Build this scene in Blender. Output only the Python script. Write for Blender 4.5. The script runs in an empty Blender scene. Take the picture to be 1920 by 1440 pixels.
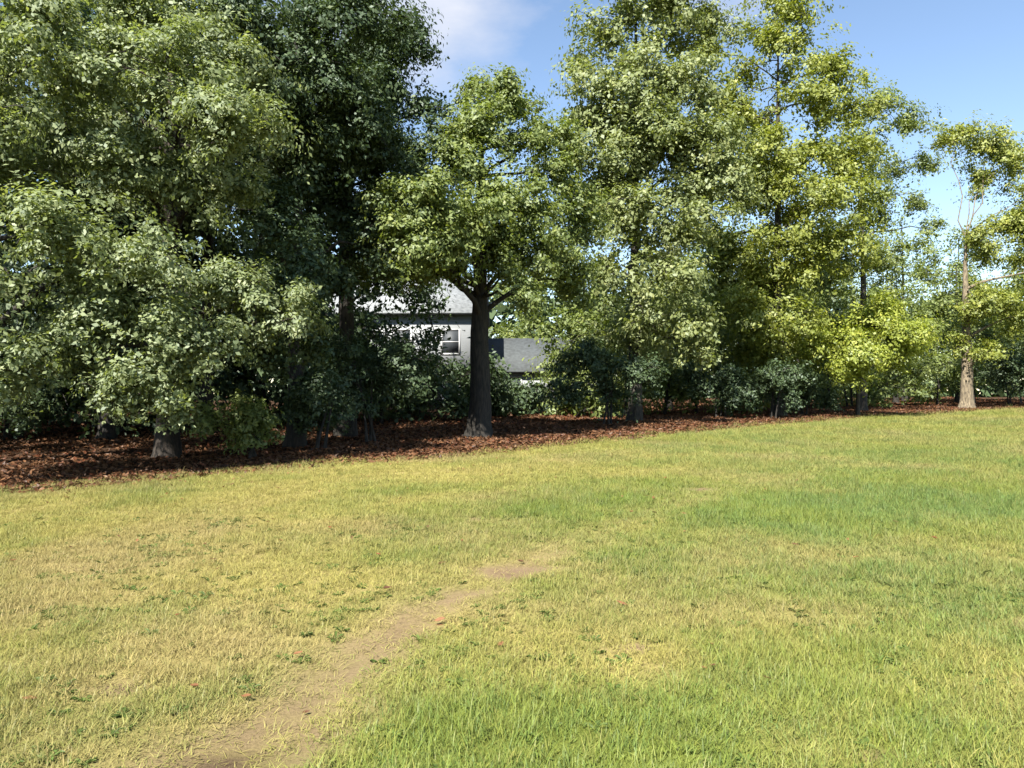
import bpy, math, random
import numpy as np
from mathutils import Vector, Matrix

R = math.radians
rng = np.random.default_rng(11)
S = bpy.context.scene
COL = S.collection

# ------------------------------------------------------------------ camera
cam_d = bpy.data.cameras.new('camera')
cam_d.sensor_width = 36.0
cam_d.lens = 26.1
cam_d.clip_start = 0.05
cam_d.clip_end = 5000
cam = bpy.data.objects.new('camera', cam_d)
COL.objects.link(cam)
cam.location = (0, 0, 1.6)
cam.rotation_euler = (R(90.8), 0, 0)
S.camera = cam

# ------------------------------------------------------------------ sky and sun
SUN_EL, SUN_AZ = 47.0, 205.0          # azimuth clockwise from +Y: behind the camera, to the left
w = bpy.data.worlds.new('World')
S.world = w
w.use_nodes = True
nt = w.node_tree
nt.nodes.clear()
out = nt.nodes.new('ShaderNodeOutputWorld')
bg = nt.nodes.new('ShaderNodeBackground')
sky = nt.nodes.new('ShaderNodeTexSky')
sky.sky_type = 'NISHITA'
sky.sun_disc = False
sky.sun_elevation = R(SUN_EL)
sky.sun_rotation = R(SUN_AZ)
sky.air_density = 1.0
sky.dust_density = 0.05
sky.ozone_density = 0.6
bg.inputs['Strength'].default_value = 0.068
tc = nt.nodes.new('ShaderNodeTexCoord')
mp = nt.nodes.new('ShaderNodeMapping')
mp.inputs['Scale'].default_value = (1.0, 1.0, 2.2)
mp.inputs['Location'].default_value = (0.35, 0.1, 0.2)
cl = nt.nodes.new('ShaderNodeTexNoise')
cl.inputs['Scale'].default_value = 2.3
cl.inputs['Detail'].default_value = 9
cl.inputs['Roughness'].default_value = 0.55
cr = nt.nodes.new('ShaderNodeValToRGB')
cr.color_ramp.elements[0].position = 0.60
cr.color_ramp.elements[1].position = 0.86
mx = nt.nodes.new('ShaderNodeMix')
mx.data_type = 'RGBA'
mx.inputs['B'].default_value = (3.9, 4.0, 4.4, 1)
nt.links.new(tc.outputs['Generated'], mp.inputs['Vector'])
nt.links.new(mp.outputs[0], cl.inputs['Vector'])
dist = nt.nodes.new('ShaderNodeVectorMath'); dist.operation = 'DISTANCE'
dist.inputs[1].default_value = (-0.16, 0.87, 0.47)
fall = nt.nodes.new('ShaderNodeMapRange'); fall.interpolation_type = 'SMOOTHSTEP'
fall.inputs['From Min'].default_value = 0.02; fall.inputs['From Max'].default_value = 0.26
fall.inputs['To Min'].default_value = 0.24; fall.inputs['To Max'].default_value = 0.0
nt.links.new(tc.outputs['Generated'], dist.inputs[0]); nt.links.new(dist.outputs['Value'], fall.inputs['Value'])
addn = nt.nodes.new('ShaderNodeMath'); addn.operation = 'ADD'
nt.links.new(cl.outputs['Fac'], addn.inputs[0]); nt.links.new(fall.outputs[0], addn.inputs[1])
nt.links.new(addn.outputs[0], cr.inputs['Fac'])
nt.links.new(cr.outputs['Color'], mx.inputs['Factor'])
nt.links.new(sky.outputs['Color'], mx.inputs['A'])
nt.links.new(mx.outputs['Result'], bg.inputs['Color'])
nt.links.new(bg.outputs[0], out.inputs['Surface'])

sun_d = bpy.data.lights.new('sun', 'SUN')
sun_d.energy = 5.0
sun_d.angle = R(0.53)
sun_d.color = (1.0, 0.95, 0.86)
sun = bpy.data.objects.new('sun', sun_d)
COL.objects.link(sun)
a, e = R(SUN_AZ), R(SUN_EL)
to_sun = Vector((math.sin(a) * math.cos(e), math.cos(a) * math.cos(e), math.sin(e)))
sun.rotation_euler = to_sun.to_track_quat('Z', 'Y').to_euler()
sun.location = (-10, -20, 40)

vs = S.view_settings
vs.view_transform = 'Standard'
vs.look = 'None'
vs.exposure = 1.8
vs.gamma = 1.0
vs.use_curve_mapping = False
S.cycles.max_bounces = 8
S.cycles.diffuse_bounces = 4
S.cycles.transmission_bounces = 4
S.cycles.transparent_max_bounces = 4
S.cycles.sample_clamp_indirect = 6.0

# ------------------------------------------------------------------ helpers
def tag(o, label=None, cat=None, group=None, kind=None):
    if label: o['label'] = label
    if cat: o['category'] = cat
    if group: o['group'] = group
    if kind: o['kind'] = kind
    return o

def empty(name, loc, rz=0.0):
    o = bpy.data.objects.new(name, None)
    o.empty_display_size = 0.3
    COL.objects.link(o)
    o.location = loc
    o.rotation_euler = (0, 0, rz)
    return o

def mesh_np(name, V, F, mat, parent=None, smooth=False, attrs=None, link=True):
    """V (n,3) array; F (m,k) array of k-gons or list of such arrays. attrs: {name:(domain, values)}"""
    V = np.ascontiguousarray(V, dtype=np.float32)
    Fs = F if isinstance(F, list) else [F]
    me = bpy.data.meshes.new(name)
    me.vertices.add(len(V))
    me.vertices.foreach_set('co', V.ravel())
    loops = np.concatenate([f.ravel() for f in Fs]).astype(np.int32)
    sizes = np.concatenate([np.full(len(f), f.shape[1], np.int32) for f in Fs])
    starts = np.concatenate([[0], np.cumsum(sizes)[:-1]]).astype(np.int32)
    me.loops.add(len(loops))
    me.loops.foreach_set('vertex_index', loops)
    me.polygons.add(len(sizes))
    me.polygons.foreach_set('loop_start', starts)
    me.polygons.foreach_set('loop_total', sizes)
    if smooth:
        me.polygons.foreach_set('use_smooth', np.ones(len(sizes), bool))
    if attrs:
        for k, (dom, val) in attrs.items():
            val = np.asarray(val, np.float32)
            if val.ndim == 2:
                at = me.attributes.new(k, 'FLOAT_COLOR' if val.shape[1] == 4 else 'FLOAT_VECTOR', dom)
                at.data.foreach_set('color' if val.shape[1] == 4 else 'vector', val.ravel())
            else:
                at = me.attributes.new(k, 'FLOAT', dom)
                at.data.foreach_set('value', val)
    me.update(calc_edges=True)
    if mat: me.materials.append(mat)
    o = bpy.data.objects.new(name, me)
    if link: COL.objects.link(o)
    if parent is not None:
        o.parent = parent
    return o

def hash2(ix, iy, seed):
    h = (ix.astype(np.int64) * 374761393 + iy.astype(np.int64) * 668265263 + seed * 1442695041) & 0xFFFFFFFF
    h = ((h ^ (h >> 13)) * 1274126177) & 0xFFFFFFFF
    h = h ^ (h >> 16)
    return (h & 0xFFFFFF) / float(0xFFFFFF)

def vnoise(x, y, seed=0):
    ix, iy = np.floor(x), np.floor(y)
    fx, fy = x - ix, y - iy
    fx = fx * fx * (3 - 2 * fx); fy = fy * fy * (3 - 2 * fy)
    a = hash2(ix, iy, seed); b = hash2(ix + 1, iy, seed)
    c = hash2(ix, iy + 1, seed); d = hash2(ix + 1, iy + 1, seed)
    return (a * (1 - fx) + b * fx) * (1 - fy) + (c * (1 - fx) + d * fx) * fy

def fbm(x, y, sc, octv=4, seed=0):
    t, amp, tot = 0, 1.0, 0
    for k in range(octv):
        t = t + amp * vnoise(x / sc + 17.3 * k, y / sc - 9.1 * k, seed + k)
        tot += amp; amp *= 0.5; sc *= 0.5
    return t / tot

# worn track across the lawn
TRK = np.array([(-1.9, 0.4), (-1.62, 1.6), (-1.2, 3.05), (-0.9, 4.5), (-0.12, 6.1), (0.72, 7.6), (2.3, 9.8), (5.2, 13.4), (9.5, 18.0)], float)
def smooth_poly(P, n):
    t = np.concatenate([[0], np.cumsum(np.hypot(*np.diff(P, axis=0).T))])
    u = np.linspace(0, t[-1], n)
    X = np.stack([np.interp(u, t, P[:, k]) for k in range(P.shape[1])], 1)
    for _ in range(int(n * 0.25)):
        X[1:-1] = 0.25 * X[:-2] + 0.5 * X[1:-1] + 0.25 * X[2:]
    return X
TS = smooth_poly(TRK, 120)
def track_d(x, y):
    x = np.asarray(x, float).ravel(); y = np.asarray(y, float).ravel()
    d = np.full(x.shape, 99.0); u = np.zeros(x.shape)
    for i, (tx, ty) in enumerate(TS):
        q = np.hypot(x - tx, y - ty)
        m = q < d
        d[m] = q[m]; u[m] = i / len(TS)
    return d, u

def ground_z(x, y):
    x = np.asarray(x, float); y = np.asarray(y, float)
    yy = np.clip(y, -40, 90)
    z = 0.0145 * yy
    z = z + 0.16 * (fbm(x, y, 7.0, 2, 5) - 0.5) * np.clip(np.hypot(x, y) / 9, 0.25, 1)
    z = z + 0.05 * (fbm(x, y, 1.3, 2, 9) - 0.5)
    d, u = track_d(x, y)
    z = z - 0.035 * np.exp(-(d.reshape(x.shape) / 0.28) ** 2) * np.clip(1.3 - 2.2 * u.reshape(x.shape), 0, 1)
    return z

def gz(x, y):
    return float(ground_z(np.array([x]), np.array([y]))[0])

# woodland edge (grass in front, leaf litter behind)
EDGE = np.array([(-40, -9), (-24, 0.5), (-14, 6.9), (-8.0, 10.8), (-5.5, 13.0), (-0.8, 16.9), (6.3, 25.2), (16.0, 34.8), (30, 45), (60, 61), (140, 95)], float)
def edge_y(x):
    return np.interp(x, EDGE[:, 0], EDGE[:, 1])
def behind(x, y):
    """signed distance-ish behind the woodland edge"""
    return (y - edge_y(x)) * 0.74 + 1.1 * (fbm(np.asarray(x, float), np.asarray(y, float), 1.9, 3, 40) - 0.5)

# patches of straw (x, y, radius, amount) and of bare soil (x, y, radius)
PATCH = [(-4.15, 6.9, 0.9, 0.5), (0.78, 4.4, 0.3, 0.45), (-1.68, 5.7, 0.5, 0.4), (0.35, 4.5, 0.8, 0.4), (0.5, 4.0, 0.5, 0.3), (-3.6, 8.2, 1.2, 0.3), (5.5, 7.0, 0.8, 0.3), (2.9, 3.4, 0.3, 0.3), (3.0, 6.2, 0.6, -0.3), (-2.7, 5.2, 0.6, -0.35), (-5.0, 5.5, 0.7, -0.3), (1.9, 3.4, 0.5, -0.35)]
BARE = [(-1.24, 3.15, 0.20), (0.05, 6.3, 0.42), (-2.1, 3.9, 0.12), (0.72, 4.45, 0.12), (1.6, 3.2, 0.09), (-3.9, 6.6, 0.22), (3.4, 5.0, 0.13), (-0.4, 8.5, 0.25), (2.8, 11.0, 0.35)]
def dry_map(x, y):
    """0 = lush green, 1 = straw"""
    x = np.asarray(x, float); y = np.asarray(y, float)
    n = fbm(x, y, 3.2, 4, 71)
    n2 = fbm(x * 0.8 - y * 0.35, y * 0.9, 0.75, 3, 83)
    side = np.clip(0.48 - 0.13 * (x + 0.2 - 0.10 * y), 0.16, 0.62)
    v = side + 1.5 * (n - 0.5) + 0.9 * (n2 - 0.5)
    far = np.clip((y - 9) / 10, 0, 1)
    v = v * (1 - 0.55 * far) + 0.82 * 0.55 * far
    d, u = track_d(x, y)
    tr = np.exp(-(d.reshape(x.shape) / (0.30 + 0.22 * fbm(x, y, 0.8, 2, 31))) ** 2) * np.clip(1.15 - 1.35 * u.reshape(x.shape), 0, 1)
    v = v + 0.42 * tr
    wob = 0.55 + 0.9 * fbm(x, y, 0.35, 3, 15)
    for (qx, qy, qr, qd) in PATCH:
        v = v + qd * np.exp(-((x - qx) ** 2 + (1.5 * (y - qy)) ** 2) / (qr * wob) ** 2)
    bare = 0.85 * np.clip(1.3 * tr * (0.2 + 1.5 * fbm(x, y, 0.4, 4, 19)) - 0.40, 0, 1)
    for (qx, qy, qr) in BARE:
        bare = np.maximum(bare, np.clip(1.6 * np.exp(-((x - qx) ** 2 + (1.4 * (y - qy)) ** 2) / (qr * wob) ** 2) - 0.3, 0, 1))
    return np.clip(v, 0, 1), tr, bare

# ------------------------------------------------------------------ materials
def new_mat(name):
    m = bpy.data.materials.new(name)
    m.use_nodes = True
    m.node_tree.nodes.clear()
    return m, m.node_tree

def N(nt, t, **kw):
    n = nt.nodes.new(t)
    for k, v in kw.items():
        if k in n.inputs: n.inputs[k].default_value = v
        else: setattr(n, k, v)
    return n

def leaf_mat(name, dark, light, warm, trans=0.42, gloss=0.025):
    """attribute v: 0..1 per leaf"""
    m, t = new_mat(name)
    at = N(t, 'ShaderNodeAttribute', attribute_name='v')
    cr = N(t, 'ShaderNodeValToRGB')
    cr.color_ramp.elements[0].color = (*dark, 1)
    cr.color_ramp.elements[1].color = (*warm, 1)
    el = cr.color_ramp.elements.new(0.62); el.color = (*light, 1)
    t.links.new(at.outputs['Fac'], cr.inputs['Fac'])
    df = N(t, 'ShaderNodeBsdfDiffuse'); tr = N(t, 'ShaderNodeBsdfTranslucent'); gl = N(t, 'ShaderNodeBsdfGlossy')
    gl.inputs['Roughness'].default_value = 0.55
    gl.inputs['Color'].default_value = (0.9, 0.95, 1.0, 1)
    tm = N(t, 'ShaderNodeMix', data_type='RGBA', blend_type='MULTIPLY')
    tm.inputs['Factor'].default_value = 1.0
    tm.inputs['B'].default_value = (1.15, 1.2, 0.45, 1)
    t.links.new(cr.outputs['Color'], df.inputs['Color'])
    t.links.new(cr.outputs['Color'], tm.inputs['A'])
    t.links.new(tm.outputs['Result'], tr.inputs['Color'])
    m1 = N(t, 'ShaderNodeMixShader'); m1.inputs[0].default_value = trans
    t.links.new(df.outputs[0], m1.inputs[1]); t.links.new(tr.outputs[0], m1.inputs[2])
    m2 = N(t, 'ShaderNodeMixShader'); m2.inputs[0].default_value = gloss
    t.links.new(m1.outputs[0], m2.inputs[1]); t.links.new(gl.outputs[0], m2.inputs[2])
    o = N(t, 'ShaderNodeOutputMaterial')
    t.links.new(m2.outputs[0], o.inputs['Surface'])
    return m

def bark_mat(name, c1, c2, scale=6.0):
    m, t = new_mat(name)
    tcn = N(t, 'ShaderNodeTexCoord')
    mp = N(t, 'ShaderNodeMapping'); mp.inputs['Scale'].default_value = (scale * 1.6, scale * 1.6, scale * 0.3)
    t.links.new(tcn.outputs['Object'], mp.inputs['Vector'])
    n = N(t, 'ShaderNodeTexNoise'); n.inputs['Scale'].default_value = 2.0; n.inputs['Detail'].default_value = 8; n.inputs['Roughness'].default_value = 0.65
    t.links.new(mp.outputs[0], n.inputs['Vector'])
    cr = N(t, 'ShaderNodeValToRGB')
    cr.color_ramp.elements[0].position = 0.42; cr.color_ramp.elements[0].color = (*c1, 1)
    cr.color_ramp.elements[1].position = 0.62; cr.color_ramp.elements[1].color = (*c2, 1)
    t.links.new(n.outputs['Fac'], cr.inputs['Fac'])
    p = N(t, 'ShaderNodeBsdfPrincipled'); p.inputs['Roughness'].default_value = 0.9
    b = N(t, 'ShaderNodeBump'); b.inputs['Strength'].default_value = 0.8; b.inputs['Distance'].default_value = 0.03
    t.links.new(n.outputs['Fac'], b.inputs['Height'])
    t.links.new(b.outputs[0], p.inputs['Normal'])
    t.links.new(cr.outputs['Color'], p.inputs['Base Color'])
    o = N(t, 'ShaderNodeOutputMaterial'); t.links.new(p.outputs[0], o.inputs['Surface'])
    return m

def plain_mat(name, c, rough=0.7, var=0.15, scale=4.0, metallic=0.0):
    m, t = new_mat(name)
    tcn = N(t, 'ShaderNodeTexCoord')
    n = N(t, 'ShaderNodeTexNoise'); n.inputs['Scale'].default_value = scale; n.inputs['Detail'].default_value = 6
    t.links.new(tcn.outputs['Object'], n.inputs['Vector'])
    cr = N(t, 'ShaderNodeValToRGB')
    cr.color_ramp.elements[0].position = 0.3; cr.color_ramp.elements[0].color = (*[q * (1 - var) for q in c], 1)
    cr.color_ramp.elements[1].position = 0.7; cr.color_ramp.elements[1].color = (*[q * (1 + var) for q in c], 1)
    t.links.new(n.outputs['Fac'], cr.inputs['Fac'])
    p = N(t, 'ShaderNodeBsdfPrincipled'); p.inputs['Roughness'].default_value = rough; p.inputs['Metallic'].default_value = metallic
    t.links.new(cr.outputs['Color'], p.inputs['Base Color'])
    o = N(t, 'ShaderNodeOutputMaterial'); t.links.new(p.outputs[0], o.inputs['Surface'])
    return m

def attr_mat(name, attr, bumpd=0.02, kind='GEOMETRY', trans=0.0, grain=0.25, grain_scale=60):
    """colour comes from a colour attribute, broken up by fine grain"""
    m, t = new_mat(name)
    at = N(t, 'ShaderNodeAttribute', attribute_name=attr, attribute_type=kind)
    geo = N(t, 'ShaderNodeNewGeometry')
    n = N(t, 'ShaderNodeTexNoise'); n.inputs['Scale'].default_value = grain_scale; n.inputs['Detail'].default_value = 7; n.inputs['Roughness'].default_value = 0.7
    t.links.new(geo.outputs['Position'], n.inputs['Vector'])
    mr = N(t, 'ShaderNodeMapRange'); mr.inputs['From Min'].default_value = 0.3; mr.inputs['From Max'].default_value = 0.7
    mr.inputs['To Min'].default_value = 1 - grain; mr.inputs['To Max'].default_value = 1 + grain
    t.links.new(n.outputs['Fac'], mr.inputs['Value'])
    vm = N(t, 'ShaderNodeVectorMath', operation='SCALE')
    t.links.new(at.outputs['Color'], vm.inputs[0]); t.links.new(mr.outputs[0], vm.inputs['Scale'])
    df = N(t, 'ShaderNodeBsdfDiffuse'); df.inputs['Roughness'].default_value = 0.4
    t.links.new(vm.outputs[0], df.inputs['Color'])
    if bumpd:
        b = N(t, 'ShaderNodeBump'); b.inputs['Strength'].default_value = 0.9; b.inputs['Distance'].default_value = bumpd
        t.links.new(n.outputs['Fac'], b.inputs['Height']); t.links.new(b.outputs[0], df.inputs['Normal'])
    o = N(t, 'ShaderNodeOutputMaterial')
    if trans:
        tr = N(t, 'ShaderNodeBsdfTranslucent'); t.links.new(vm.outputs[0], tr.inputs['Color'])
        ms = N(t, 'ShaderNodeMixShader'); ms.inputs[0].default_value = trans
        t.links.new(df.outputs[0], ms.inputs[1]); t.links.new(tr.outputs[0], ms.inputs[2])
        gl = N(t, 'ShaderNodeBsdfGlossy'); gl.inputs['Roughness'].default_value = 0.45
        m2 = N(t, 'ShaderNodeMixShader'); m2.inputs[0].default_value = 0.012
        t.links.new(ms.outputs[0], m2.inputs[1]); t.links.new(gl.outputs[0], m2.inputs[2])
        t.links.new(m2.outputs[0], o.inputs['Surface'])
    else:
        t.links.new(df.outputs[0], o.inputs['Surface'])
    return m

M = {}
M['lawn'] = attr_mat('lawn_soil_and_thatch', 'tint', 0.015)
M['blade'] = attr_mat('grass_blade', 'tint', 0, 'INSTANCER', 0.3, 0.18, 25)
M['litter'] = attr_mat('dead_leaf', 'tint', 0, 'INSTANCER', 0.12, 0.2, 25)
M['bark_dark'] = bark_mat('bark_dark', (0.007, 0.006, 0.0045), (0.032, 0.026, 0.019))
M['bark_grey'] = bark_mat('bark_grey', (0.016, 0.014, 0.011), (0.058, 0.049, 0.037))
M['bark_red'] = bark_mat('bark_red', (0.010, 0.0075, 0.005), (0.042, 0.030, 0.021))
M['bark_tan'] = bark_mat('bark_tan', (0.07, 0.055, 0.036), (0.22, 0.175, 0.11))
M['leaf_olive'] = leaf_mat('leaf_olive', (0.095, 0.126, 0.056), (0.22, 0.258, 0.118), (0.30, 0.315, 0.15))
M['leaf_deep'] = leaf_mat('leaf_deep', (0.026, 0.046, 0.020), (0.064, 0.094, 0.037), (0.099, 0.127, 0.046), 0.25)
M['leaf_mid'] = leaf_mat('leaf_mid', (0.078, 0.112, 0.031), (0.182, 0.221, 0.062), (0.260, 0.273, 0.078))
M['leaf_yellow'] = leaf_mat('leaf_yellow', (0.106, 0.138, 0.025), (0.225, 0.250, 0.045), (0.325, 0.312, 0.056))
M['leaf_bright'] = leaf_mat('leaf_bright', (0.13, 0.17, 0.026), (0.275, 0.31, 0.046), (0.40, 0.385, 0.07), 0.45)
M['leaf_blue'] = leaf_mat('leaf_blue', (0.095, 0.125, 0.045), (0.215, 0.245, 0.090), (0.29, 0.295, 0.105))

# ------------------------------------------------------------------ lawn (one sheet to the horizon)
def axis(lo, hi, n, fine):
    u = np.linspace(-1, 1, n)
    s = np.sinh(fine * u) / np.sinh(fine)
    return np.where(s < 0, -s * lo, s * hi)
gx = axis(-900, 900, 261, 6.4)
gy = axis(-120, 1500, 341, 6.6) + 4.0
X, Y = np.meshgrid(gx, gy)
Z = ground_z(X, Y)
V = np.stack([X.ravel(), Y.ravel(), Z.ravel()], 1)
nx, ny = len(gx), len(gy)
i = np.arange(nx - 1)[None, :] + nx * np.arange(ny - 1)[:, None]
F = np.stack([i, i + 1, i + 1 + nx, i + nx], -1).reshape(-1, 4)
dm, tr, bare = dry_map(X, Y)
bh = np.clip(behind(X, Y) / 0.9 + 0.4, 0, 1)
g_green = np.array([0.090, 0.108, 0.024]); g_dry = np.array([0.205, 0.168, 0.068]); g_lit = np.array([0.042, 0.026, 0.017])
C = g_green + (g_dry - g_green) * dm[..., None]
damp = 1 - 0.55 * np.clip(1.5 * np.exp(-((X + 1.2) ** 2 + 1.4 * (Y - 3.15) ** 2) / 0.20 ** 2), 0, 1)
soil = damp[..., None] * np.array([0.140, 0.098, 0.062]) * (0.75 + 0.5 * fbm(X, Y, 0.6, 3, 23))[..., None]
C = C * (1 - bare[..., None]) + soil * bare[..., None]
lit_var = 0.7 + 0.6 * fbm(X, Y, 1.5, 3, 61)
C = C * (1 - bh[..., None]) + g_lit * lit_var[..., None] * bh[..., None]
C4 = np.concatenate([C.reshape(-1, 3), np.ones((C[..., 0].size, 1))], 1)
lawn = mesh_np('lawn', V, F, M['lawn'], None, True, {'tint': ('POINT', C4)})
tag(lawn, kind='structure')

# ------------------------------------------------------------------ instanced ground cover (uncountable)
LIB = bpy.data.collections.new('ground_cover_sources')

def blade_strip(base, yaw, length, width, lean, curl, segs=3):
    pts, fs = [], []
    dx, dy = math.cos(yaw), math.sin(yaw)
    ang = lean; p = np.array([base[0], base[1], 0.0])
    step = length / segs
    for k in range(segs + 1):
        wd = width * (1 - (k / segs) ** 1.6) * 0.5
        if k == segs:
            pts.append(tuple(p))
        else:
            pts.append((p[0] - dy * wd, p[1] + dx * wd, p[2])); pts.append((p[0] + dy * wd, p[1] - dx * wd, p[2]))
        p = p + step * np.array([dx * math.sin(ang), dy * math.sin(ang), math.cos(ang)])
        ang += curl
    return pts, segs

def make_tuft(name, n, rad, length, width, lean, curl, mat, seed):
    r = random.Random(seed)
    V, T, Q = [], [], []
    for _ in range(n):
        rr = rad * math.sqrt(r.random()); th = r.random() * 6.283
        L = length * r.uniform(0.45, 1.15)
        pts, segs = blade_strip((rr * math.cos(th), rr * math.sin(th)), r.random() * 6.283, L, width * r.uniform(0.7, 1.3),
                                abs(r.gauss(lean, 0.22)), r.uniform(0.3, 1.0) * curl)
        b = len(V); V += pts
        for k in range(segs - 1):
            Q.append((b + 2 * k, b + 2 * k + 1, b + 2 * k + 3, b + 2 * k + 2))
        T.append((b + 2 * segs - 2, b + 2 * segs - 1, b + 2 * segs))
    o = mesh_np(name, np.array(V), [np.array(Q), np.array(T)], mat, link=False)
    LIB.objects.link(o)
    return o

def make_rosette(name, n, length, width, mat, seed):
    r = random.Random(seed)
    V, Q = [], []
    for k in range(n):
        yaw = 6.283 * k / n + r.uniform(-.3, .3); L = length * r.uniform(.6, 1.1); W = width * r.uniform(.7, 1.1)
        dx, dy = math.cos(yaw), math.sin(yaw); up = r.uniform(0.15, 0.7)
        prof = [(0.05, 0.12, 0.0), (0.4, 0.8, 0.5), (0.75, 1.0, 0.75), (1.0, 0.15, 0.62)]
        b = len(V)
        for (u, wd, h) in prof:
            for s in (-1, 0, 1):
                V.append((dx * L * u - dy * s * W * wd * .5, dy * L * u + dx * s * W * wd * .5, h * up * L + (0.006 if s else -0.002)))
        for j in range(3):
            for s in (0, 1):
                c = b + 3 * j + s
                Q.append((c, c + 1, c + 4, c + 3))
    o = mesh_np(name, np.array(V), np.array(Q), mat, link=False)
    LIB.objects.link(o)
    return o

def make_dead_leaf(name, L, W, curl, mat, seed):
    r = random.Random(seed)
    prof = [(-0.5, 0.08), (-0.2, 0.85), (0.12, 1.0), (0.5, 0.05)]
    V, Q = [], []
    for (u, wd) in prof:
        for s in (-1, 0, 1):
            V.append((L * u, s * W * wd * .5, curl * L * (abs(s) * wd * 0.5 + (2 * u) ** 2 * 0.4) + r.uniform(0, .003)))
    for j in range(3):
        for s in (0, 1):
            c = 3 * j + s
            Q.append((c, c + 1, c + 4, c + 3))
    o = mesh_np(name, np.array(V), np.array(Q), mat, link=False)
    LIB.objects.link(o)
    return o

def scatter_group(name, sources):
    c = bpy.data.collections.new(name)
    for s in sources: c.objects.link(s)
    g = bpy.data.node_groups.new(name, 'GeometryNodeTree')
    g.interface.new_socket('Geometry', in_out='INPUT', socket_type='NodeSocketGeometry')
    g.interface.new_socket('Geometry', in_out='OUTPUT', socket_type='NodeSocketGeometry')
    n_in = g.nodes.new('NodeGroupInput'); n_out = g.nodes.new('NodeGroupOutput')
    ci = g.nodes.new('GeometryNodeCollectionInfo')
    ci.inputs['Collection'].default_value = c
    ci.inputs['Separate Children'].default_value = True
    ci.inputs['Reset Children'].default_value = True
    iop = g.nodes.new('GeometryNodeInstanceOnPoints')
    iop.inputs['Pick Instance'].default_value = True
    def named(nm, dt):
        q = g.nodes.new('GeometryNodeInputNamedAttribute'); q.data_type = dt; q.inputs['Name'].default_value = nm
        return q.outputs['Attribute']
    g.links.new(n_in.outputs[0], iop.inputs['Points'])
    g.links.new(ci.outputs[0], iop.inputs['Instance'])
    g.links.new(named('pick', 'INT'), iop.inputs['Instance Index'])
    g.links.new(named('rot', 'FLOAT_VECTOR'), iop.inputs['Rotation'])
    g.links.new(named('scl', 'FLOAT_VECTOR'), iop.inputs['Scale'])
    g.links.new(iop.outputs[0], n_out.inputs[0])
    return g

def scatter(name, P, rot, scl, tint, pick, group, mat, label, cat):
    me = bpy.data.meshes.new(name)
    n = len(P)
    me.vertices.add(n)
    me.vertices.foreach_set('co', np.asarray(P, np.float32).ravel())
    for nm, ty, val, fld in (('rot', 'FLOAT_VECTOR', rot, 'vector'), ('scl', 'FLOAT_VECTOR', scl, 'vector')):
        at = me.attributes.new(nm, ty, 'POINT'); at.data.foreach_set(fld, np.asarray(val, np.float32).ravel())
    at = me.attributes.new('tint', 'FLOAT_COLOR', 'POINT')
    at.data.foreach_set('color', np.concatenate([tint, np.ones((n, 1))], 1).astype(np.float32).ravel())
    at = me.attributes.new('pick', 'INT', 'POINT'); at.data.foreach_set('value', np.asarray(pick, np.int32))
    me.materials.append(mat)
    o = bpy.data.objects.new(name, me)
    COL.objects.link(o)
    md = o.modifiers.new('scatter', 'NODES'); md.node_group = group
    tag(o, label, cat, None, 'stuff')
    return o

tufts = [make_tuft('tuft_a', 22, 0.075, 0.075, 0.0036, 0.55, 0.35, M['blade'], 1),
         make_tuft('tuft_b', 22, 0.085, 0.065, 0.0032, 0.75, 0.45, M['blade'], 2),
         make_tuft('tuft_c', 18, 0.07, 0.095, 0.0034, 0.45, 0.5, M['blade'], 3),
         make_tuft('tuft_d', 20, 0.09, 0.055, 0.0042, 0.85, 0.3, M['blade'], 4),
         make_tuft('tuft_e', 9, 0.05, 0.15, 0.0024, 0.30, 0.3, M['blade'], 5),
         make_rosette('tuft_f', 8, 0.075, 0.026, M['blade'], 6)]
G_grass = scatter_group('grass_scatter', tufts)

def wedge_points(n, y0, y1, power):
    """points in the wedge the camera looks over, with a margin at the sides"""
    u = rng.random(n)
    y = (y0 ** power + u * (y1 ** power - y0 ** power)) ** (1 / power)
    half = 0.80 * y + 1.6
    x = (rng.random(n) * 2 - 1) * half
    return x, y

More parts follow.
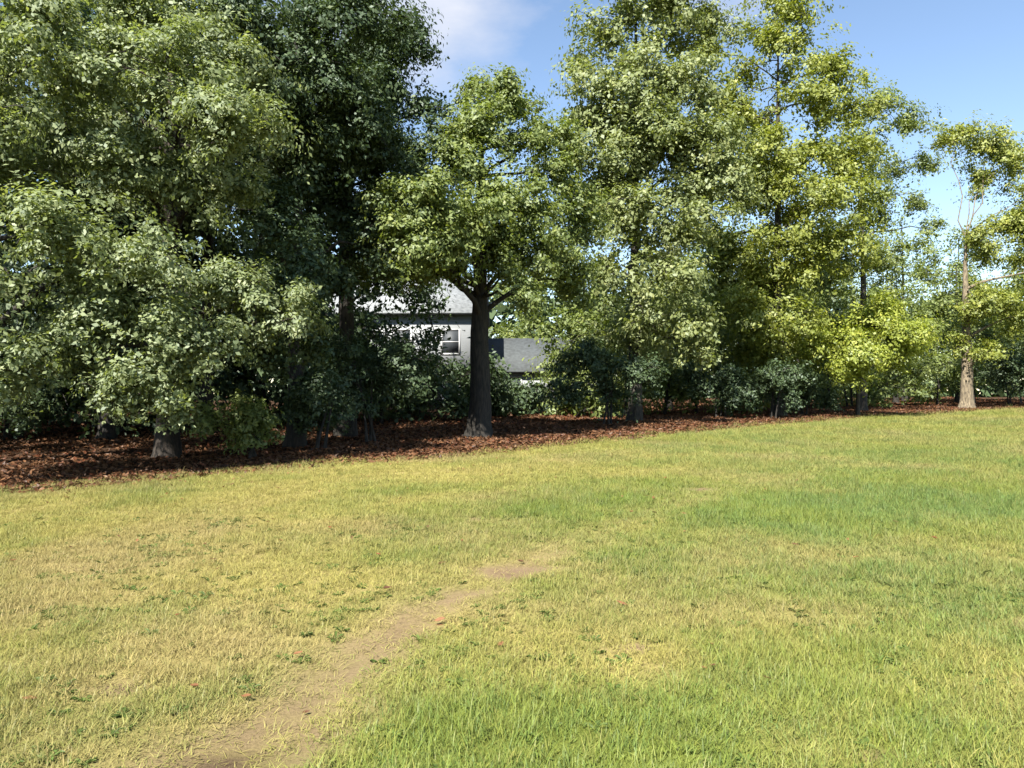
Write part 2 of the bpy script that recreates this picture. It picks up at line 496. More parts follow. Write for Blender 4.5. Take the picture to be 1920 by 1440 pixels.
gr_green = np.array([0.165, 0.200, 0.036]); gr_lush = np.array([0.108, 0.168, 0.048]); gr_dry = np.array([0.300, 0.265, 0.082])
def grass_layer(n, y0, y1, power, smin, smax):
    x, y = wedge_points(n, y0, y1, power)
    keep = behind(x, y) < 0.15 + 0.5 * rng.random(n) ** 2
    dm, tr, bare = dry_map(x, y)
    keep &= rng.random(n) > 0.25 * tr + 0.72 * bare
    x, y, dm, tr, bare = x[keep], y[keep], dm[keep], tr[keep], bare[keep]
    n = len(x)
    P = np.stack([x, y, ground_z(x, y) - 0.004], 1)
    rot = np.stack([rng.normal(0, .12, n), rng.normal(0, .12, n), rng.random(n) * 6.283], 1)
    s = (smin + (smax - smin) * (y - y0) / (y1 - y0)) * rng.uniform(0.7, 1.25, n)
    hgt = s * (1.05 - 0.45 * dm) * (1 - 0.35 * tr) * (1 - 0.35 * bare) * (0.75 + 0.6 * fbm(x, y, 0.9, 3, 131))
    scl = np.stack([s, s, hgt], 1)
    d = np.clip(dm + rng.normal(0, 0.20, n), 0, 1)
    cool = np.clip((x - 0.6) / 2.5, 0, 1) * np.clip((fbm(x, y, 2.4, 3, 171) - 0.38) * 4, 0, 1)
    lush = np.clip(rng.random(n) + 0.5 * cool - 0.15, 0, 1)[:, None]
    g = gr_green * (1 - lush) + gr_lush * lush
    tan = np.clip((fbm(x, y, 2.0, 3, 151) - 0.45) * 4, 0, 1)[:, None]
    dry_c = gr_dry * (1 - tan) + np.array([0.300, 0.245, 0.100]) * tan
    tint = (g * (1 - d[:, None]) + dry_c * d[:, None]) * rng.uniform(0.78, 1.22, n)[:, None]
    pick = rng.choice(6, n, p=[.275, .27, .17, .22, .04, .025])
    ros = (pick == 5)
    weedy = (fbm(x, y, 1.1, 3, 191) > 0.60) & (rng.random(n) < 0.10)
    pick[weedy] = 5
    ros = (pick == 5)
    pick[ros & ((y > 9) | (rng.random(n) < 0.4))] = 1
    pick[(pick == 5) & (bare > 0.12) & (rng.random(n) < 0.75)] = 3
    ros = (pick == 5)
    tint[ros] = np.array([0.085, 0.125, 0.03]) * rng.uniform(0.7, 1.2, (ros.sum(), 1))
    scl[ros] = scl[ros][:, :1] * 0.7
    return P, rot, scl, tint, pick
L1 = grass_layer(52000, 1.2, 9, 1.75, 1.0, 1.05)
L2 = grass_layer(170000, 9, 50, 0.3, 1.05, 3.0)
args = [np.concatenate([a_, b_]) for a_, b_ in zip(L1, L2)]
scatter('grass', *args, G_grass, M['blade'], 'patchy sunlit lawn grass, part green and part straw yellow', 'grass')

deads = [make_dead_leaf('dead_a', 0.09, 0.05, 0.25, M['litter'], 1), make_dead_leaf('dead_b', 0.07, 0.045, 0.4, M['litter'], 2),
         make_dead_leaf('dead_c', 0.11, 0.04, 0.15, M['litter'], 3)]
G_litter = scatter_group('litter_scatter', deads)
n = 130000
x = rng.uniform(-24, 50, n); y = edge_y(x) + rng.exponential(8.0, n) - 0.6
keep = (behind(x, y) > -0.25 - 0.5 * rng.random(n) ** 3) & (np.abs(x) < 0.85 * y + 2)
x, y = x[keep], y[keep]; n = len(x)
P = np.stack([x, y, ground_z(x, y) + rng.random(n) * 0.03], 1)
rot = np.stack([rng.normal(0, .5, n), rng.normal(0, .5, n), rng.random(n) * 6.283], 1)
s = rng.uniform(0.8, 1.5, n) * np.clip(y / 16, 1, 2.2)
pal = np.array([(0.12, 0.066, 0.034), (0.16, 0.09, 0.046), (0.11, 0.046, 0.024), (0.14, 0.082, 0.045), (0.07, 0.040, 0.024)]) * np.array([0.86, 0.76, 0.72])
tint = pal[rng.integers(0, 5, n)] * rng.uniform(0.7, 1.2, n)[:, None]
# a few blown out on to the grass
n2_ = 1400
xs = rng.uniform(-13, 40, n2_); ys = edge_y(xs) - rng.exponential(1.6, n2_)
xs = np.concatenate([xs, rng.uniform(-5, 6, 90)]); ys = np.concatenate([ys, rng.uniform(3, 12, 90)])
ok = ys > 2.5; xs, ys = xs[ok], ys[ok]; m = len(xs)
P = np.concatenate([P, np.stack([xs, ys, ground_z(xs, ys) + 0.012 + 0.03 * (1 - dry_map(xs, ys)[2]) * rng.random(m)], 1)])
rot = np.concatenate([rot, np.stack([rng.normal(0, .2, m), rng.normal(0, .2, m), rng.random(m) * 6.283], 1)])
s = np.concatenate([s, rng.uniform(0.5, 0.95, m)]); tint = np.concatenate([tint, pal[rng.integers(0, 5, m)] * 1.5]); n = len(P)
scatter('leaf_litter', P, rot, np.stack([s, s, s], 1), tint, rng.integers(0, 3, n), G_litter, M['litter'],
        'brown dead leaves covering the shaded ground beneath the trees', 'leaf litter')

# ------------------------------------------------------------------ trees
def tube(P, rad, sides, V, F, flare=0.0):
    P = np.asarray(P, float); n = len(P)
    T = np.gradient(P, axis=0); T /= np.linalg.norm(T, axis=1)[:, None] + 1e-9
    up = np.array([0.31, 0.95, 0.08])
    b = sum(len(v) for v in V)
    th = np.arange(sides) / sides * 2 * math.pi
    rings = []
    for k in range(n):
        s = np.cross(T[k], up); s /= np.linalg.norm(s) + 1e-9
        t2 = np.cross(T[k], s)
        rr = rad[k] * (1 + flare * np.sin(3 * th + k * 0.3) * math.exp(-k * 0.25))
        rings.append(P[k] + (np.cos(th)[:, None] * s + np.sin(th)[:, None] * t2) * rr[:, None])
    V.append(np.concatenate(rings))
    i = np.arange(sides); j = (i + 1) % sides
    for k in range(n - 1):
        F.append(np.stack([b + k * sides + i, b + k * sides + j, b + (k + 1) * sides + j, b + (k + 1) * sides + i], 1))

def leaves(C, Nn, size, asp, r, jit):
    """C centres, Nn preferred normals -> rhombic folded leaves (2 triangles each as one quad)"""
    n = len(C)
    nn = Nn + r.normal(0, jit, (n, 3)); nn /= np.linalg.norm(nn, axis=1)[:, None] + 1e-9
    d = r.normal(0, 1, (n, 3)); d[:, 2] -= 0.5
    d -= (d * nn).sum(1)[:, None] * nn; d /= np.linalg.norm(d, axis=1)[:, None] + 1e-9
    s = np.cross(nn, d)
    L = (size * r.uniform(0.45, 1.3, n))[:, None]; W = L * (asp * r.uniform(0.7, 1.25, n))[:, None]
    a_ = C - d * L * 0.5; b_ = C + s * W * 0.5 + nn * L * 0.08 - d * L * .05; c_ = C + d * L * 0.5; e_ = C - s * W * 0.5 + nn * L * 0.08 - d * L * .05
    return np.stack([a_, b_, c_, e_], 1).reshape(-1, 3)

def make_tree(name, base, height, trunk_r, clumps, leaf, bark, label, leaf_size, n_leaves, seed, lean=(0, 0), trunk_top=0.86,
              group=None, asp=0.55, flat=0.85, cat='tree', stems=1, twig_leaves=14):
    """clumps: world-space (x, y, z, radius) masses of foliage carried by one limb each"""
    r = np.random.default_rng(seed)
    bx, by = base; bz = gz(bx, by) - 0.05
    root = empty(name, (bx, by, bz))
    tag(root, label, cat, group)
    o0 = np.array([bx, by, bz])
    # trunk(s)
    tops = []
    for st in range(stems):
        V, F = [], []
        n = 34; t = np.linspace(0, 1, n) ** 1.5
        off = np.zeros(2) if stems == 1 else r.normal(0, 0.18, 2)
        ln = np.array(lean) + (r.normal(0, 0.1, 2) * height if stems > 1 else 0)
        wob = np.cumsum(r.normal(0, 0.006 * height / 10, (n, 2)), 0); wob -= wob[0]
        P = np.stack([off[0] + ln[0] * t ** 1.3 + wob[:, 0], off[1] + ln[1] * t ** 1.3 + wob[:, 1], t * height * trunk_top], 1)
        rad = trunk_r * (1 - 0.86 * t) * (1 + 0.4 * np.exp(-t * 30))
        sd_ = 18 if leaf_size < 0.2 and stems == 1 else 9
        tube(P, rad, sd_, V, F, 0.12)
        V[0] = V[0] + (V[0] - np.repeat(P, sd_, 0)) * (r.normal(0, 0.035, (len(V[0]), 1)) + np.tile(r.normal(0, 0.06, sd_), n)[:, None])
        tr_o = mesh_np('trunk', np.concatenate(V), np.concatenate(F), bark, root, True)
        tops.append((P, rad, tr_o))
    # limbs, twigs, leaves
    LC, LN, LV = [], [], []
    TV, TF = [], []
    tot = sum(c[3] ** 2 for c in clumps)
    for ci, (cx, cy, cz, cr) in enumerate(clumps):
        c = np.array([cx, cy, cz]) - o0
        P, rad, tr_o = tops[ci % len(tops)]
        hd = math.hypot(c[0] - P[0, 0], c[1] - P[0, 1])
        za = np.clip(c[2] - 0.45 * hd - 0.1 * cr + r.uniform(-0.02, 0.12) * height, (0.10 + 0.22 * r.random()) * height, trunk_top * height * 0.97)
        k = np.interp(za, P[:, 2], np.arange(len(P)))
        a0 = np.array([np.interp(k, np.arange(len(P)), P[:, q]) for q in range(3)])
        ra = np.interp(k, np.arange(len(P)), rad)
        t = np.linspace(0, 1, 7)[:, None]
        mid = (a0 + c) / 2 + np.array([0, 0, 0.16 * np.linalg.norm(c - a0)]) + r.normal(0, 0.06 * np.linalg.norm(c - a0), 3)
        LP = (1 - t) ** 2 * a0 + 2 * t * (1 - t) * mid + t ** 2 * c
        LP[1:-1] += r.normal(0, 0.02 * np.linalg.norm(c - a0), (5, 3))
        V, F = [], []
        r0 = min(ra * 0.62, 0.018 * np.linalg.norm(c - a0) + 0.03)
        tube(LP, np.linspace(r0, 0.012, 7), 6, V, F)
        mesh_np('limb', np.concatenate(V), np.concatenate(F), bark, tr_o, True)
        # leaf sprays on twigs fanning out through the clump
        nl = int(n_leaves * cr ** 2 / tot)
        ntw = max(6, nl // twig_leaves)
        outw = c.copy(); outw[2] = 0; outw /= np.linalg.norm(outw) + 1e-6
        # smaller sprays of uneven size scattered through the mass
        nsub = int(r.integers(9, 15))
        sd = r.normal(0, 1, (nsub, 3)); sd /= np.linalg.norm(sd, axis=1)[:, None]
        sc = sd * (cr * r.uniform(0.25, 1.0, nsub))[:, None] * np.array([1.0, 1.0, flat])
        sr = cr * r.uniform(0.16, 0.46, nsub)
        pr = sr ** 2 / (sr ** 2).sum()
        w_ = r.choice(nsub, ntw, p=pr)
        d = r.normal(0, 1, (ntw, 3)); d /= np.linalg.norm(d, axis=1)[:, None]
        d[:, 2] *= 0.75
        tip = c + sc[w_] + d * (sr[w_] * r.random(ntw) ** 0.5)[:, None]
        tip[:, 2] -= 0.14 * np.linalg.norm((tip - c)[:, :2], axis=1) ** 1.3
        m_ = r.random(ntw) < 0.13
        tip[m_] = c + d[m_] * np.array([1.0, 1.0, 0.9]) * (cr * r.uniform(0.85, 1.4, m_.sum()))[:, None] - np.array([0, 0, 0.15 * cr])
        src = c + sc[w_] * 0.6 * r.random((ntw, 1))
        # twigs (thin tubes) for a share of the sprays
        for q in range(0, ntw, max(1, ntw // 10)):
            pm = (src[q] + tip[q]) / 2 + np.array([0, 0, 0.08 * cr])
            tube(np.stack([src[q], pm, tip[q]]), np.array([0.014, 0.009, 0.004]) * (0.6 + leaf_size * 5), 3, TV, TF)
        per = twig_leaves
        ax = tip - src; ax /= np.linalg.norm(ax, axis=1)[:, None] + 1e-9
        ax = ax * 0.8 + r.normal(0, 0.4, ax.shape); ax[:, 2] -= 0.15
        ln_ = leaf_size * 3.2
        u = r.uniform(-1, 0.35, (ntw, per))
        pos = tip[:, None, :] + ax[:, None, :] * (u * ln_)[..., None] + r.normal(0, leaf_size * 0.75, (ntw, per, 3)) * np.array([1, 1, 0.6])
        nrm = np.array([0, 0, 0.6]) + 0.5 * (tip - c)[:, None, :] / cr + 0.7 * (d * np.array([1, 1, 1.3]))[:, None, :] + 0 * pos
        tv = np.clip(r.normal(0.45, 0.13, (ntw, 1)) + r.normal(0, 0.14, (ntw, per)), 0, 1)
        LC.append(pos.reshape(-1, 3)); LN.append(nrm.reshape(-1, 3)); LV.append(tv.ravel())
    LC = np.concatenate(LC); LN = np.concatenate(LN); LV = np.concatenate(LV)
    keep = LC[:, 2] > 0.12
    LC, LN, LV = LC[keep], LN[keep], LV[keep]
    V = leaves(LC, LN, leaf_size, asp, r, 0.42)
    mesh_np('crown', V, np.arange(len(V)).reshape(-1, 4), leaf, root, False, {'v': ('FACE', LV)})
    if TV:
        tag(mesh_np('twigs', np.concatenate(TV), np.concatenate(TF), bark, root, True), kind='stuff')
    return root

def at(px, py, depth):
    """photo position at a chosen distance -> world point (used when laying out the boughs)"""
    return np.array([(px - 960) / 1392 * depth, depth, 1.6 + (740 - py) / 1392 * depth])

def boughs(lst):
    o = []
    for (px, py, d, rp) in lst:
        p = at(px, py, d); o.append((p[0], p[1], p[2], rp / 1392 * d))
    return o

def fill(r, c, rad, n, cr):
    """random foliage masses inside an ellipsoid"""
    o = []
    for _ in range(n):
        d = r.normal(0, 1, 3); d /= np.linalg.norm(d); q = r.random() ** 0.4
        o.append((c[0] + d[0] * rad[0] * q, c[1] + d[1] * rad[1] * q, c[2] + d[2] * rad[2] * q, cr * r.uniform(0.75, 1.3)))
    return o

rr = np.random.default_rng(5)
# --- broad tree at the left edge of the picture
cl = boughs([(110, 440, 12.2, 150), (270, 470, 12.8, 110), (-60, 560, 12.0, 130), (60, 30, 12.6, 130), (-40, 200, 12.0, 120),
             (-20, 690, 11.8, 110), (60, 660, 12.4, 80), (20, 320, 13.2, 110), (130, 250, 13.4, 100), (60, 170, 13.4, 110), (-150, 60, 12, 160), (-200, 380, 11.5, 170), (90, 90, 12.6, 90)])
cl += fill(rr, (-11.2, 14.8, 8.6), (3.4, 2.4, 4.2), 12, 1.2)
make_tree('broadleaf_tree', (-11.0, 14.2), 13.5, 0.26, cl, M['leaf_olive'], M['bark_dark'],
          'dark broad tree at the far left edge with drooping sunlit boughs', 0.098, 108000, 21)
# --- second tree, low sweeping boughs
cl = boughs([(290, 140, 13.6, 130), (200, 100, 13.8, 90), (470, 240, 13.6, 105), (390, 200, 13.4, 90), (240, 300, 13.8, 110), (200, 600, 13.2, 120), (300, 660, 13.0, 110),
             (330, 560, 13.6, 90), (150, 560, 13.4, 80), (250, 720, 13.0, 80), (330, 330, 14.6, 110), (380, 640, 13.4, 75), (200, 740, 13.0, 62), (320, 760, 13.2, 60), (140, 660, 13.2, 80), (420, 100, 15.2, 110), (330, 20, 15, 110), (230, 0, 14.5, 100), (430, 330, 14.8, 70), (470, 560, 14.6, 95), (560, 595, 14.8, 80), (430, 530, 14.4, 72)])
cl += fill(rr, (-7.4, 17.2, 8.5), (2.6, 1.4, 4.0), 8, 1.1)
make_tree('broadleaf_tree', (-7.6, 16.4), 14.5, 0.24, cl, M['leaf_olive'], M['bark_red'],
          'tall leafy tree second from the left, its lowest boughs sweeping near the ground', 0.098, 118000, 52)
# --- third
cl = boughs([(450, 20, 16.0, 90), (600, 40, 17, 110), (690, 20, 17.2, 80), (620, 160, 17.4, 100), (500, 660, 15.4, 60), (580, 660, 15.8, 50), (520, 130, 17, 110), (500, 420, 16.6, 90), (560, 500, 16.2, 70)])
cl += fill(rr, (-4.9, 18.9, 8.0), (2.0, 1.6, 4.2), 12, 1.1)
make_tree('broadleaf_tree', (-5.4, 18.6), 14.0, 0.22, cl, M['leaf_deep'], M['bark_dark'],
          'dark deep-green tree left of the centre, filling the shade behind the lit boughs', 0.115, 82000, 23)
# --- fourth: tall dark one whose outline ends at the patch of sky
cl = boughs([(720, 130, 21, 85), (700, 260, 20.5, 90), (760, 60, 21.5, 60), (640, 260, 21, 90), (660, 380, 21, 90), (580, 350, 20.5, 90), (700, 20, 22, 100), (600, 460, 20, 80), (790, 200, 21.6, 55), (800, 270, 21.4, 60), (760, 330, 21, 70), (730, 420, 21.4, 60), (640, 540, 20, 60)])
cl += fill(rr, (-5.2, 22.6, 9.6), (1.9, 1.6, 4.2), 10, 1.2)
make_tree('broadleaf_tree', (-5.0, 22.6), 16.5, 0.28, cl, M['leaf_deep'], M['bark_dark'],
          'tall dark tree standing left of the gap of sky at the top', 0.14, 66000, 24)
# --- centre tree with the dark trunk
cl = boughs([(925, 170, 22, 62), (910, 250, 21.6, 95), (990, 250, 22, 70), (850, 320, 21, 95), (950, 370, 21, 100), (810, 420, 20.6, 85), (1010, 400, 21.6, 80),
             (770, 450, 18.6, 72), (820, 425, 19, 80), (735, 395, 18.8, 72), (850, 470, 19.6, 58), (800, 375, 18.8, 80), (900, 400, 19.4, 70), (780, 500, 20.6, 50), (850, 505, 21, 42), (960, 500, 21.2, 50), (740, 470, 21, 70), (690, 490, 21.5, 60), (820, 490, 22, 45), (1095, 430, 24, 55), (1080, 540, 24, 50), (1060, 480, 23, 70), (1090, 380, 23.5, 60), (870, 440, 22, 80), (930, 440, 22.4, 80), (985, 555, 20.8, 48), (1040, 330, 22, 60), (1050, 260, 22.6, 48), (870, 230, 22.4, 62), (965, 190, 22.4, 50), (890, 165, 22.6, 40), (1000, 470, 22, 70)])
make_tree('broadleaf_tree', (-0.98, 22.2), 11.2, 0.34, cl, M['leaf_mid'], M['bark_dark'],
          'rounded tree in the centre with a thick dark bare trunk', 0.13, 95000, 25)
# --- right of centre: tall pale tree
cl = boughs([(1150, 60, 30, 85), (1250, 20, 30, 100), (1120, 170, 29.5, 80), (1210, 130, 29, 100), (1290, 140, 29.5, 90), (1150, 270, 29, 95), (1250, 260, 28.6, 100),
             (1330, 260, 29, 90), (1120, 390, 28.4, 85), (1200, 400, 28, 100), (1290, 400, 28.4, 90), (1160, 500, 27.8, 80), (1250, 520, 27.6, 85), (1300, 600, 27.4, 70),
             (1260, -60, 30, 100), (1180, -40, 30, 80), (1210, 600, 28, 50), (1320, 660, 28, 50), (1080, 290, 29, 62), (1095, 120, 30, 48), (1090, 215, 29.6, 52), (1320, 40, 30.5, 80), (1350, 360, 29.6, 90)])
cl += fill(rr, (5.4, 30.6, 11.0), (3.4, 1.6, 8.5), 14, 1.7)
make_tree('broadleaf_tree', (5.0, 30.4), 20.0, 0.27, cl, M['leaf_blue'], M['bark_grey'],
          'very tall pale green tree right of the centre gap of sky', 0.18, 110000, 26)
# --- its taller yellow neighbour
cl = boughs([(1480, 20, 35, 70), (1500, 100, 35, 80), (1470, -60, 35, 80), (1540, 180, 34.6, 85), (1440, 290, 34, 75), (1540, 270, 34.6, 90), (1610, 190, 35.5, 60), (1450, 350, 34, 70),
             (1560, 370, 34, 95), (1480, 430, 34, 75), (1400, 300, 34.4, 70), (1590, 440, 34, 80), (1370, 180, 35, 60), (1330, 90, 35, 60), (1420, 480, 34.6, 60), (1390, 210, 35.4, 55), (1400, 130, 36, 44), (1430, 60, 35.5, 50), (1440, 610, 33.6, 62), (1490, 590, 33.8, 55), (1400, 560, 33.8, 55), (1570, 130, 35, 60), (1600, 300, 35, 70), (1520, 500, 35, 80)])
cl += fill(rr, (12.6, 36.2, 11.0), (3.2, 1.6, 8.0), 14, 1.9)
make_tree('broadleaf_tree', (12.8, 35.6), 21.0, 0.26, cl, M['leaf_yellow'], M['bark_grey'],
          'tallest yellow-green tree on the right, narrowing towards the open sky', 0.19, 100000, 27)
# --- right background trees
cl = boughs([(1650, 200, 42, 60), (1700, 230, 42, 60), (1620, 290, 42, 70), (1670, 370, 42, 55), (1700, 470, 41, 50), (1650, 480, 41, 60), (1740, 300, 43, 40), (1690, 320, 43, 34), (1720, 380, 43, 36), (1750, 430, 43, 32), (1690, 560, 41, 44), (1740, 620, 41, 34)])
cl += fill(rr, (19.3, 42.8, 10.0), (2.6, 1.4, 6.0), 8, 1.7)
make_tree('broadleaf_tree', (19.9, 42.2), 18.0, 0.24, cl, M['leaf_mid'], M['bark_grey'],
          'thin-leaved tree right of the tallest one, sky showing through it', 0.18, 38000, 28)
cl = boughs([(1790, 250, 47, 50), (1860, 270, 47, 60), (1910, 290, 47, 60), (1880, 430, 46, 60), (1930, 420, 46, 70), (1840, 340, 47, 40), (1850, 470, 46.5, 36), (1830, 580, 45.5, 40), (1800, 640, 46, 26), (1860, 660, 45, 34), (1960, 350, 46, 80), (1870, 560, 45, 55), (1930, 590, 45, 55), (1990, 500, 45, 80)])
make_tree('broadleaf_tree', (28.4, 46.4), 18.0, 0.38, cl, M['leaf_yellow'], M['bark_tan'],
          'open tree at the right edge with a sunlit tan trunk', 0.19, 52000, 29, trunk_top=0.62)
# --- bright low tree
cl = boughs([(1560, 640, 35, 62), (1650, 610, 34.6, 72), (1610, 650, 34.2, 62), (1700, 630, 35, 52), (1600, 700, 34.4, 38), (1520, 640, 35, 42), (1680, 670, 35, 38), (1640, 590, 35.4, 50)])
make_tree('young_tree', (16.6, 35.6), 6.0, 0.10, cl, M['leaf_bright'], M['bark_grey'],
          'low young tree with bright yellow-green leaves below the tall trees', 0.16, 30000, 30)

# --- undergrowth shrubs in the shade
def shrub(name, x, y, h, rad, leaf, label, seed, n=9000, size=0.10):
    r = np.random.default_rng(seed)
    z = gz(x, y)
    cl = [(x + r.normal(0, rad * .45), y + r.normal(0, rad * .4), z + h * r.uniform(0.3, 0.78), rad * r.uniform(0.4, 0.65)) for _ in range(7)]
    return make_tree(name, (x, y), h, 0.05, cl, leaf, M['bark_dark'], label, size, n, seed, cat='shrub', stems=3, trunk_top=0.6,
                     group='undergrowth shrubs beneath the trees', flat=0.9)
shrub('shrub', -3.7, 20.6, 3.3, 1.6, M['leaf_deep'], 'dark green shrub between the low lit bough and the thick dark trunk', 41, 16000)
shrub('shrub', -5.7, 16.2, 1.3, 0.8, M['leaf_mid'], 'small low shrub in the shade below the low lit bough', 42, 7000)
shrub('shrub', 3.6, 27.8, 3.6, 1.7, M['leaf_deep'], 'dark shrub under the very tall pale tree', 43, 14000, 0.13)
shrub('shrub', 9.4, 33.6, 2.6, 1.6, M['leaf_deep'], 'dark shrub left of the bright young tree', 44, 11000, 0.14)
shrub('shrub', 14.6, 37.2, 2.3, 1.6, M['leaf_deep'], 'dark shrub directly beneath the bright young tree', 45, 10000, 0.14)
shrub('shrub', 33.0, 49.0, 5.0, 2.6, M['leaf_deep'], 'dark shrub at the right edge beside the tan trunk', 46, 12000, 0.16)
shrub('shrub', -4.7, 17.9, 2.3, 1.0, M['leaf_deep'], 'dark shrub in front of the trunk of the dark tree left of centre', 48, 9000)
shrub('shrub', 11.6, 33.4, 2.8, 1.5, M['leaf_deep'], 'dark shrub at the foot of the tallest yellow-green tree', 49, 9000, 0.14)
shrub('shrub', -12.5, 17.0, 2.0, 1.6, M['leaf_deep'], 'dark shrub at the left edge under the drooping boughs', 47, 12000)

# --- understory behind the front row: bushy small trees whose leaves reach the ground
under = [(-21, 17, 5), (-23, 33, 6), (-18.5, 29, 5), (-28, 38, 7), (-17.5, 19.5, 6), (-15, 22, 5), (-13, 24.5, 6.5), (-10.5, 25.5, 5), (-9, 28.5, 6), (-7.2, 27, 4.6), (-5.5, 30, 4.4), (-7.4, 33, 6.6), (-4.4, 33, 3.2), (-2.0, 36, 2.6), (0.6, 38, 1.5),
         (4.0, 36, 2.6), (5.4, 35.5, 5.2), (7.6, 37.5, 7), (9.8, 39, 6.5), (11.8, 41, 7), (14.2, 43, 6.5), (16.8, 45, 7.5), (19.6, 47, 6.5), (22, 49, 5.5), (24.6, 51, 4.5), (30.5, 54, 4.6), (34, 55, 7), (38.5, 56, 8), (43, 60, 8)]
ORD = 'first second third fourth fifth sixth seventh eighth ninth tenth eleventh twelfth thirteenth fourteenth fifteenth sixteenth seventeenth eighteenth nineteenth twentieth twenty-first twenty-second twenty-third twenty-fourth twenty-fifth twenty-sixth twenty-seventh twenty-eighth twenty-ninth'.split()
under.sort(key=lambda q: q[0] / q[1])
for k, (x, y, h) in enumerate(under):
    r = np.random.default_rng(300 + k)
    z = gz(x, y)
    wd = 1.7 + 0.16 * h
    cl = [(x + r.normal(0, wd * .5), y + r.normal(0, wd * .4), z + h * r.uniform(0.12, 0.85), wd * r.uniform(0.45, 0.7)) for _ in range(9)]
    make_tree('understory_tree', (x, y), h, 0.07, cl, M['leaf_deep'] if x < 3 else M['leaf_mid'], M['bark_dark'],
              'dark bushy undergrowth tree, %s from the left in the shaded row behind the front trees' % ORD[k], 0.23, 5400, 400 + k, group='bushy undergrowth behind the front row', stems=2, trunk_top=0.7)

# --- wood behind
back = [(-20, 24, 15), (-15, 27, 17), (-10.5, 31, 16), (-12, 22, 14), (-17, 34, 17), (-8.0, 35, 15), (9.5, 45, 13), (15.5, 50, 14), (21.5, 56, 13), (25.5, 60, 14), (31, 60, 10), (36, 68, 19), (40, 66, 17), (-14, 19.5, 19), (-9.5, 23, 20), (-19, 19, 18), (36, 60, 13), (45, 64, 14), (-27, 24, 15), (4.0, 41, 9.5), (1.5, 60, 12)]
back.sort(key=lambda q: q[0] / q[1])
for k, (x, y, h) in enumerate(back):
    r = np.random.default_rng(100 + k)
    z = gz(x, y)
    cl = fill(r, (x, y, z + h * 0.52), (h * 0.24, h * 0.2, h * 0.42), 16, h * 0.125)
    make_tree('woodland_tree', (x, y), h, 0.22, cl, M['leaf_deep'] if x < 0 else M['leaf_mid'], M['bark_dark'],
              'dark woodland tree, %s from the left among those standing behind the front row' % ORD[k], 0.28, 10000, 200 + k, group='trees of the wood behind')

# --- distant wood that closes the horizon (one mass)
r = np.random.default_rng(77)
n = 32000
xx = r.uniform(-110, 150, n); top = 9 + 7 * fbm(xx, xx * 0 + 3, 9.0, 3, 55) 
yy = 78 + 0.25 * xx + r.uniform(-4, 4, n)
zz = ground_z(xx, yy) + top * r.random(n) ** 1.1 - 0.2
nn = np.stack([r.normal(0, .5, n), r.normal(-0.6, .5, n), r.normal(0.6, .4, n)], 1)
V = leaves(np.stack([xx, yy, zz], 1), nn, 1.4, 0.6, r, 0.5)
tag(mesh_np('distant_wood', V, np.arange(len(V)).reshape(-1, 4), M['leaf_deep'], None, False, {'v': ('FACE', np.clip(r.normal(.45, .2, n), 0, 1))}),
    'distant dark wood closing the view behind the trees', 'wood', None, 'stuff')

# ------------------------------------------------------------------ pale house glimpsed through the trees
M['siding'] = plain_mat('pale_siding', (0.25, 0.26, 0.265), 0.7, 0.06, 1.5)
t = M['siding'].node_tree
tw = N(t, 'ShaderNodeTexWave', wave_type='BANDS', bands_direction='Z', wave_profile='SAW'); tw.inputs['Scale'].default_value = 1.6
tcs = N(t, 'ShaderNodeTexCoord'); t.links.new(tcs.outputs['Object'], tw.inputs['Vector'])
bs = N(t, 'ShaderNodeBump'); bs.inputs['Distance'].default_value = 0.04; t.links.new(tw.outputs['Fac'], bs.inputs['Height'])
t.links.new(bs.outputs[0], [q for q in t.nodes if q.type == 'BSDF_PRINCIPLED'][0].inputs['Normal'])
M['trim'] = plain_mat('white_trim', (0.36, 0.36, 0.36), 0.6, 0.05)
M['shingle'] = plain_mat('grey_shingle', (0.175, 0.185, 0.19), 0.85, 0.3, 5.0)
M['glass'] = plain_mat('dark_glass', (0.03, 0.035, 0.04), 0.65, 0.1)
def box(V, F, x0, x1, y0, y1, z0, z1):
    b = len(V)
    V += [(x0, y0, z0), (x1, y0, z0), (x1, y1, z0), (x0, y1, z0), (x0, y0, z1), (x1, y0, z1), (x1, y1, z1), (x0, y1, z1)]
    F += [(b, b + 3, b + 2, b + 1), (b + 4, b + 5, b + 6, b + 7), (b, b + 1, b + 5, b + 4), (b + 1, b + 2, b + 6, b + 5), (b + 2, b + 3, b + 7, b + 6), (b + 3, b, b + 4, b + 7)]
def box_part(name, mat, parent, *bx):
    V, F = [], []
    for q in bx: box(V, F, *q)
    return mesh_np(name, np.array(V), np.array(F), mat, parent)
HX, HY = -6.0, 46.0
house = empty('house', (HX, HY, gz(HX, HY) - 0.1))
tag(house, 'pale grey house glimpsed between the trunks beyond the centre tree', 'house')
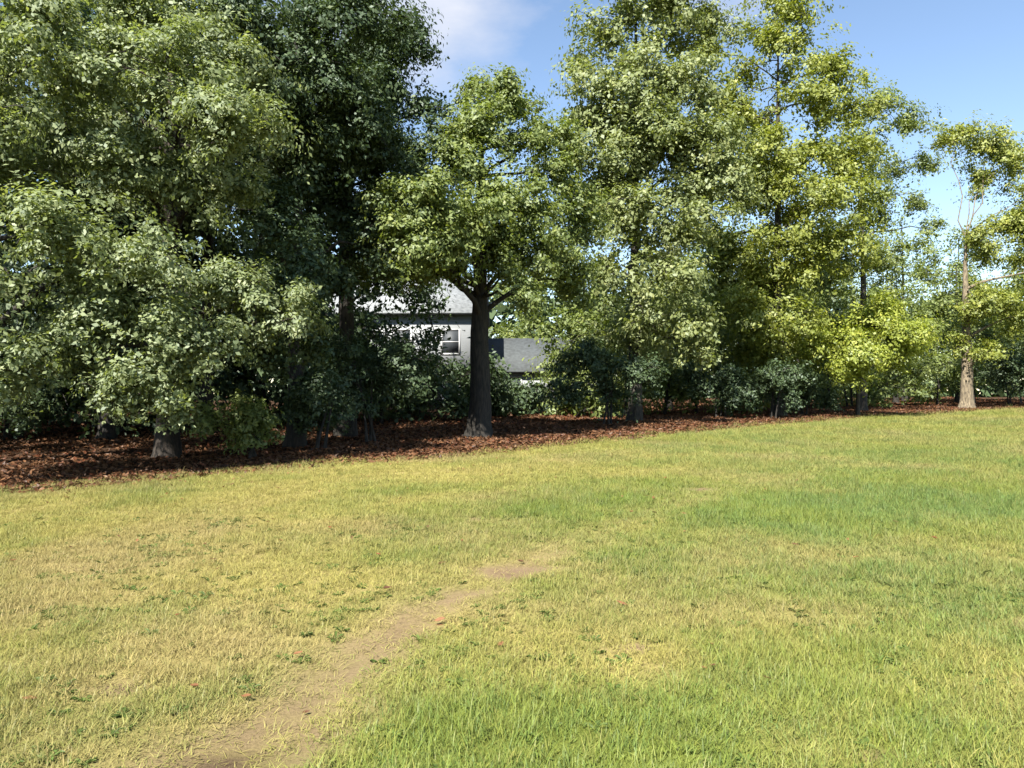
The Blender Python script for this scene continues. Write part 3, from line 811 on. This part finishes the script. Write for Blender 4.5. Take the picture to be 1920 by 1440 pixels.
# main block: local x -5..4, y 0..7, walls with gable towards the right
V, F4, F3 = [], [], []
wall = box_part('wall', M['siding'], house, (-5, 4, 0, 7, 0, 6.2))
gab = mesh_np('gable', np.array([(4, 0, 6.2), (4, 7, 6.2), (4, 3.5, 8.6), (3.8, 0, 6.2), (3.8, 7, 6.2), (3.8, 3.5, 8.6)]), np.array([(0, 1, 2), (5, 4, 3)]), M['siding'], wall)
M['dark_shingle'] = plain_mat('dark_grey_shingle', (0.045, 0.051, 0.053), 0.85, 0.3, 5.0)
def slope(name, P, thick, parent, mat='shingle'):
    P = np.array(P, float); nrm = np.cross(P[1] - P[0], P[3] - P[0]); nrm /= np.linalg.norm(nrm)
    V = np.concatenate([P, P + nrm * thick])
    F = np.array([(3, 2, 1, 0), (4, 5, 6, 7), (0, 1, 5, 4), (1, 2, 6, 5), (2, 3, 7, 6), (3, 0, 4, 7)])
    return mesh_np(name, V, F, M[mat], parent)
slope('roof', [(-5.4, -0.5, 5.95), (4.4, -0.5, 5.95), (4.4, 3.5, 8.72), (-5.4, 3.5, 8.72)], 0.15, house)
slope('roof', [(4.4, 7.5, 5.95), (-5.4, 7.5, 5.95), (-5.4, 3.5, 8.72), (4.4, 3.5, 8.72)], 0.15, house)
# single-storey wing to the right
box_part('wall', M['siding'], house, (4.003, 11.5, 1.2, 6.4, 0, 2.5))
slope('roof', [(4.01, 0.8, 2.4), (11.9, 0.8, 2.4), (11.9, 3.8, 4.7), (4.01, 3.8, 4.7)], 0.14, house, 'dark_shingle')
slope('roof', [(11.9, 6.8, 2.4), (4.01, 6.8, 2.4), (4.01, 3.8, 4.7), (11.9, 3.8, 4.7)], 0.14, house, 'dark_shingle')
for (x, z, ww, hh, yy0) in [(-3.4, 3.6, 1.0, 1.4, 0), (-0.8, 3.6, 1.0, 1.4, 0), (2.2, 3.6, 1.0, 1.4, 0), (-3.4, 0.8, 1.0, 1.4, 0), (2.2, 0.8, 1.0, 1.4, 0), (6.0, 0.9, 1.1, 1.2, 1.2), (9.2, 0.9, 1.1, 1.2, 1.2)]:
    wnd = box_part('window', M['trim'], house, (x - ww / 2 - .1, x - ww / 2, yy0 - .05, yy0 - .002, z - .1, z + hh + .1), (x + ww / 2, x + ww / 2 + .1, yy0 - .05, yy0 - .002, z - .1, z + hh + .1),
                   (x - ww / 2, x + ww / 2, yy0 - .05, yy0 - .002, z - .1, z), (x - ww / 2, x + ww / 2, yy0 - .05, yy0 - .002, z + hh, z + hh + .1), (x - ww / 2, x + ww / 2, yy0 - .045, yy0 - .004, z + hh / 2 - .03, z + hh / 2 + .03))
    box_part('pane', M['glass'], wnd, (x - ww / 2, x + ww / 2, yy0 - .02, yy0 - .006, z, z + hh))
